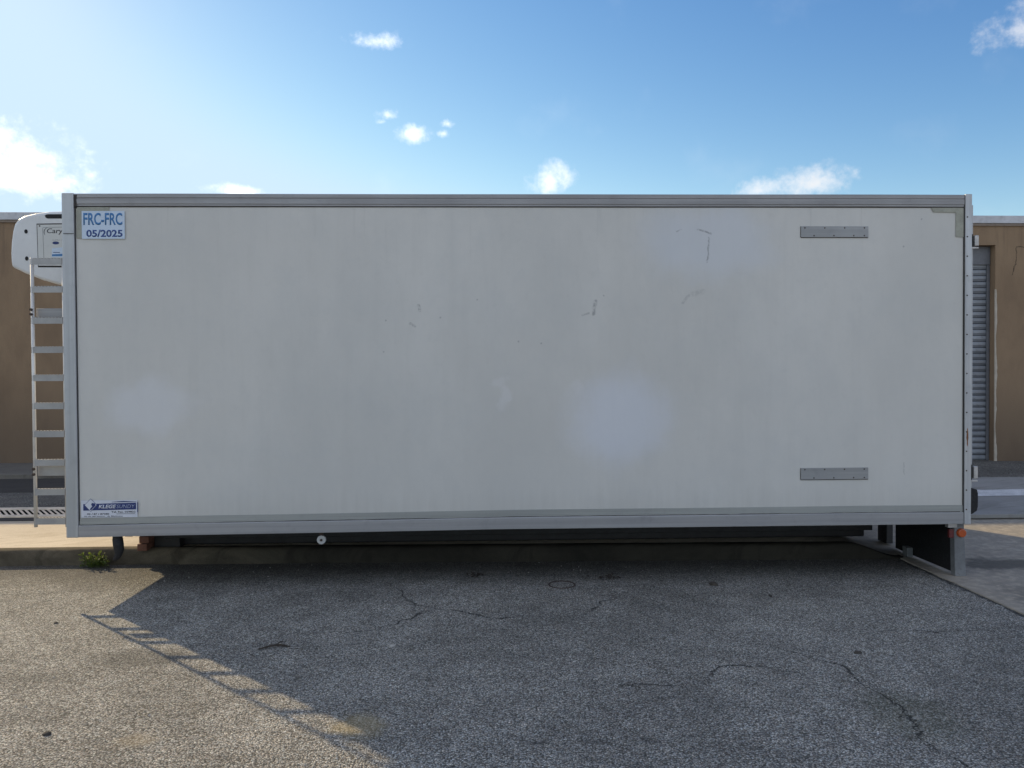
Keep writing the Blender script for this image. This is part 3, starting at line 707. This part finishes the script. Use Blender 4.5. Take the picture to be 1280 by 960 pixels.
# refrigeration unit on the front end
prof = [(-.012,2.905),(-.20,2.903),(-.37,2.896),(-.47,2.882),(-.555,2.862),(-.605,2.835),(-.635,2.795),(-.650,2.74),(-.662,2.66),(-.668,2.57),(-.666,2.50),(-.660,2.465),(-.645,2.450),(-.56,2.408),(-.42,2.352),(-.30,2.318),(-.16,2.293),(-.012,2.280)]
bm = bmesh.new(); prism_y(bm, prof, .45, 2.10)
ru = link('refrigeration_unit', bm, M_UNIT, tb, bevel=.025, seg=4, ang=60)
def up_(px_, py_, y=.45):     # picture pixel on the unit's side, only used to size its details
    return (3.1081+((px_-640)/962*(6.2043)) + .1885 - .0, 1.6059-(py_-465.0)/962*6.19-.0)
def U(px_, py_): 
    x = -.259+(px_-79)*.00612*1.0; z = 2.309+(357-py_)*.00631; return x, z
def upoly(name, pts, M, y, parent, d=.003): return flat(name, [U(*p) for p in pts], M, y, parent, d)
lid_o = upoly('cover_gap', [(46.5,279.5),(130,278.5),(130,334.5),(47.5,334)], M_SEAL, .4487, ru)
lid = upoly('side_cover', [(47.8,281),(130,280),(130,332.5),(48.5,332)], M_UNITLID, .4440, ru, .004)
upoly('cover_fold', [(54.3,285),(55.0,285),(56,325),(55.3,325)], M_PLATE, .4433, lid, .0006); upoly('cover_fold', [(55,284),(130,283),(130,283.7),(55,284.7)], M_PLATE, .4433, lid, .0006)
sl_ = [(57,269.5),(58.5,268.3),(61,267.8),(130,267.5),(130,273.2),(60.5,273.2),(58.2,272)]
upoly('air_slot', sl_, M_BLACK, .4485, ru)
for (a, b_) in ((33,289.3),(33.4,323)):
    x, z = U(a, b_); bm = bmesh.new(); cyl(bm, (x,.4505,z), (x,.447,z), .0125, .0125, 18)
    for v in bm.verts: v.co.z = z+(v.co.z-z)*1.35
    link('fixing_hole', bm, M_BLACK, ru)
for (a, b_) in ((50.8,282.6),(51.5,329.5)):
    x, z = U(a, b_); bm = bmesh.new(); cyl(bm, (x,.4439,z), (x,.441,z), .006, .005, 12); link('screw', bm, M_IRON, lid)
x, z = U(60, 293.5); text('logo_lettering', 'Caryou', M_BLKT, lid, x, z, .4437, .185, .050, .004, .15)
bm = bmesh.new(); pv = None                            # swoosh in front of the lettering
for i in range(17):
    an = R(100+i*7.5); cx_, cz_ = U(62, 290.5); w_ = .0045*math.sin(i/16*math.pi)+.0008
    pA = (cx_+math.cos(an)*.032, .4432, cz_+math.sin(an)*.036); pB = (cx_+math.cos(an)*(.032+w_), .4432, cz_+math.sin(an)*(.036+w_))
    r_ = [bm.verts.new(pA), bm.verts.new(pB)]
    if pv: bm.faces.new((pv[0], pv[1], r_[1], r_[0]))
    pv = r_
link('logo_swoosh', bm, M_BLKT, lid)
x, z = U(66.5, 300.8); text('logo_lettering', 'SUPRA 750', M_PLATE, lid, x, z, .4437, .10, .008, 0)
cx_, cz_ = U(71, 303.8); bm = bmesh.new(); cyl(bm, (cx_,.4437,cz_), (cx_,.4428,cz_), .026, .026, 28)
for v in bm.verts: v.co.z = cz_+(v.co.z-cz_)*.45
link('oval_badge', bm, M_NAVY, lid)
upoly('info_label', [(66,310.5),(86,308.5),(86,321.5),(65.5,321.5)], M_STICK, .4434, lid, .0006)
upoly('label_print', [(67.5,315.2),(76,315.2),(76,316),(67.5,316)], M_NAVY, .4428, lid, .0005)
upoly('label_print', [(66,318),(80,317.4),(80,320.3),(66,320.3)], M_BLUET, .4428, lid, .0005)

# ------------------------------------------------------------------ what stands under and around it
bp_ = empty('brick_pier', (.26, .86, .12)); tag(bp_, 'small stack of red bricks with a timber offcut under the left end of the body', 'brick pier')
for k, (dx, dy) in enumerate(((0,0),(.012,.01),(-.006,-.008),(.01,0))):
    z0 = .1225+k*.063
    o = box('brick', (.150+dx,.232+dx,.76+dy,.98+dy,z0,z0+.058), M_BRICK, bp_, .005); o.matrix_parent_inverse = Matrix.Translation(-bp_.location)
o = box('timber', (.16,.47,.745,.85,.3755,.415), M_WOOD, bp_, .004); o.matrix_parent_inverse = Matrix.Translation(-bp_.location)
bm = bmesh.new(); bx(bm, .245,.46,.87,.99,.1225,.37); o = link('timber', bm, M_BLACKM, bp_, bevel=.004); o.matrix_parent_inverse = Matrix.Translation(-bp_.location)
for i, (x0, lab) in enumerate(((1.4,'low brick pad in the dark under the left half of the truck body'),(5.2,'low brick pad in the dark under the right half of the truck body'))):
    e = empty('brick_pier', (x0, 1.3, .12)); tag(e, lab, 'brick pier')
    o = box('brick', (x0,x0+.22,1.1,1.35,.1225,.134), M_BRICK, e, .003); o.matrix_parent_inverse = Matrix.Translation(-e.location)

def leaf(bm, p, d, n, L_, W_):
    d = d.normalized(); s = d.cross(n).normalized(); n = s.cross(d)
    q = [p, p+d*L_*.3+s*W_*.42+n*.1*L_, p+d*L_*.62+s*W_*.5+n*.13*L_, p+d*L_, p+d*L_*.62-s*W_*.5+n*.13*L_, p+d*L_*.3-s*W_*.42+n*.1*L_]
    vs = [bm.verts.new(x) for x in q]; bm.faces.new((vs[0], vs[1], vs[2], vs[3])); bm.faces.new((vs[0], vs[3], vs[4], vs[5]))
wx, wy = -.19, .745
wd_ = empty('weed', (wx, wy, 0)); tag(wd_, 'small leafy green weed growing at the kerb foot under the left corner', 'weed')
bl = bmesh.new(); bs = bmesh.new()
for i in range(44):
    a = random.uniform(0, 2*math.pi); b0 = Vector((random.gauss(0,.055), random.uniform(-.04,.03), 0)); h = random.uniform(.02,.125); sp2 = random.uniform(.0,.06)
    tip = b0+Vector((math.cos(a)*sp2*1.3, -abs(math.sin(a))*sp2, h)); tube(bs, [b0, (b0+tip)/2+Vector((0,0,.01)), tip], .0016, 5)
    for k in range(7):
        q = b0.lerp(tip, random.uniform(.35,1)); dd = Vector((random.uniform(-1,1), random.uniform(-1,.5), random.uniform(-.2,.8)))
        leaf(bl, q, dd, Vector((random.uniform(-.4,.4),random.uniform(-.6,.2),1)), random.uniform(.018,.038), random.uniform(.010,.020))
link('foliage', bl, M_LEAF, wd_); link('stem', bs, M_STEM, wd_)

def lump(name, x, y, r_, M, sz=(1,1,.6), z=0, seed=0):
    bm = bmesh.new(); bmesh.ops.create_icosphere(bm, subdivisions=3, radius=1)
    for v in bm.verts:
        k = 1+.28*noise.noise(v.co*1.7+Vector((seed,0,0)))+.12*noise.noise(v.co*4+Vector((seed,3,0)))
        v.co = Vector((v.co.x*sz[0]*k, v.co.y*sz[1]*k, max(-.3, v.co.z*k)*sz[2]))*r_
    o = link(name, bm, M, smooth=True); o.location = (x, y, z+r_*sz[2]*.28); o.rotation_euler = (0,0,seed*1.3); return o
def Lb(o, l, c, g=None): return tag(o, l, c, g)
Lb(lump('stone', 1.125, -2.285, .017, M_SOIL, seed=1), 'dark stone lying on the sunlit asphalt in the bottom left of the picture', 'stone')
Lb(lump('stone', .301, -.725, .012, M_SOIL, seed=2), 'tiny dark stone on sunlit asphalt left of the ladder shadow', 'stone')
Lb(lump('pebble', 2.53, -1.24, .017, M_PEB, (1.3,.8,.5), seed=3), 'small pale pebble on the shaded asphalt left of centre', 'pebble')
Lb(lump('stone', 4.78, -.05, .03, M_SOIL, (1.2,.8,.6), seed=4), 'dark clod on the asphalt in front of the right half of the kerb', 'clod')
Lb(lump('stone', 5.19, -1.47, .02, M_SOIL, (1.3,.7,.5), seed=5), 'dark clod on the shaded asphalt in the right of the picture', 'clod')
Lb(lump('stone', 5.10, -.35, .018, M_SOIL, (1.6,.6,.4), seed=6), 'flat dark clod just in front of the larger one near the kerb', 'clod')
# heaps of rotted leaves along the kerb
def heap(x, y, w_, seed):
    random.seed(seed); bm = bmesh.new()
    for i in range(26):
        p = Vector((x+random.gauss(0, w_*.4), y+random.gauss(0, .02), random.uniform(.002,.018)))
        leaf(bm, p, Vector((random.uniform(-1,1),random.uniform(-1,1),random.uniform(-.1,.4))), Vector((0,0,1)), random.uniform(.02,.04), random.uniform(.012,.02))
    return tag(link('leaf_heap', bm, M_BARK), kind='stuff')
Lb(heap(2.98,.27,.09,1), 'dark dead leaves on the asphalt in the shade, left of the iron ring', 'dead leaves')
Lb(heap(4.02,.17,.10,2), 'dark dead leaves on the asphalt in the shade, right of the iron ring', 'dead leaves')
# twig
bm = bmesh.new(); tube(bm, [(1.76,-1.27,.006),(1.82,-1.235,.012),(1.87,-1.22,.013),(1.93,-1.235,.008)], [.004,.006,.005,.002], 7)
tube(bm, [(1.84,-1.23,.012),(1.87,-1.19,.02),(1.89,-1.17,.012)], [.004,.003,.001], 6); tube(bm, [(1.80,-1.245,.011),(1.86,-1.255,.018),(1.95,-1.24,.006)], [.003,.003,.001], 6)
Lb(link('twig', bm, M_BARK, smooth=True), 'dark forked twig lying on the shaded asphalt left of centre', 'twig')
# iron ring of a small cover set in the asphalt
bm = bmesh.new(); n = 48
ri = [[bm.verts.new((3.645+math.cos(2*math.pi*i/n)*a, .005+math.sin(2*math.pi*i/n)*a, z)) for i in range(n)] for a, z in ((.104,.001),(.102,.006),(.093,.006),(.091,.001))]
for a, b_ in zip(ri, ri[1:]):
    for i in range(n): bm.faces.new((a[i], a[(i+1)%n], b_[(i+1)%n], b_[i]))
Lb(link('cover_ring', bm, M_IRON), 'round rusty iron ring set flush in the shaded asphalt near the kerb', 'iron ring')
# scattered loose chippings of the sunlit and shaded asphalt
random.seed(11)
bm = bmesh.new()
for i in range(420):
    x = random.uniform(-1.5, 6.5); y = -3.2+3.9*random.random(); s = random.uniform(.002, .0055)
    g = bmesh.ops.create_icosphere(bm, subdivisions=1, radius=s, matrix=Matrix.Translation((x, y, s*.5)))
    for v in g['verts']: v.co += Vector((random.uniform(-1,1),random.uniform(-1,1),random.uniform(-.6,.6)))*s*.3
Lb(link('grit', bm, M_PEB), 'loose pale grit scattered over the asphalt', 'grit')['kind'] = 'stuff'

scene.render.engine = 'CYCLES'
scene.render.resolution_x = 1024; scene.render.resolution_y = 768
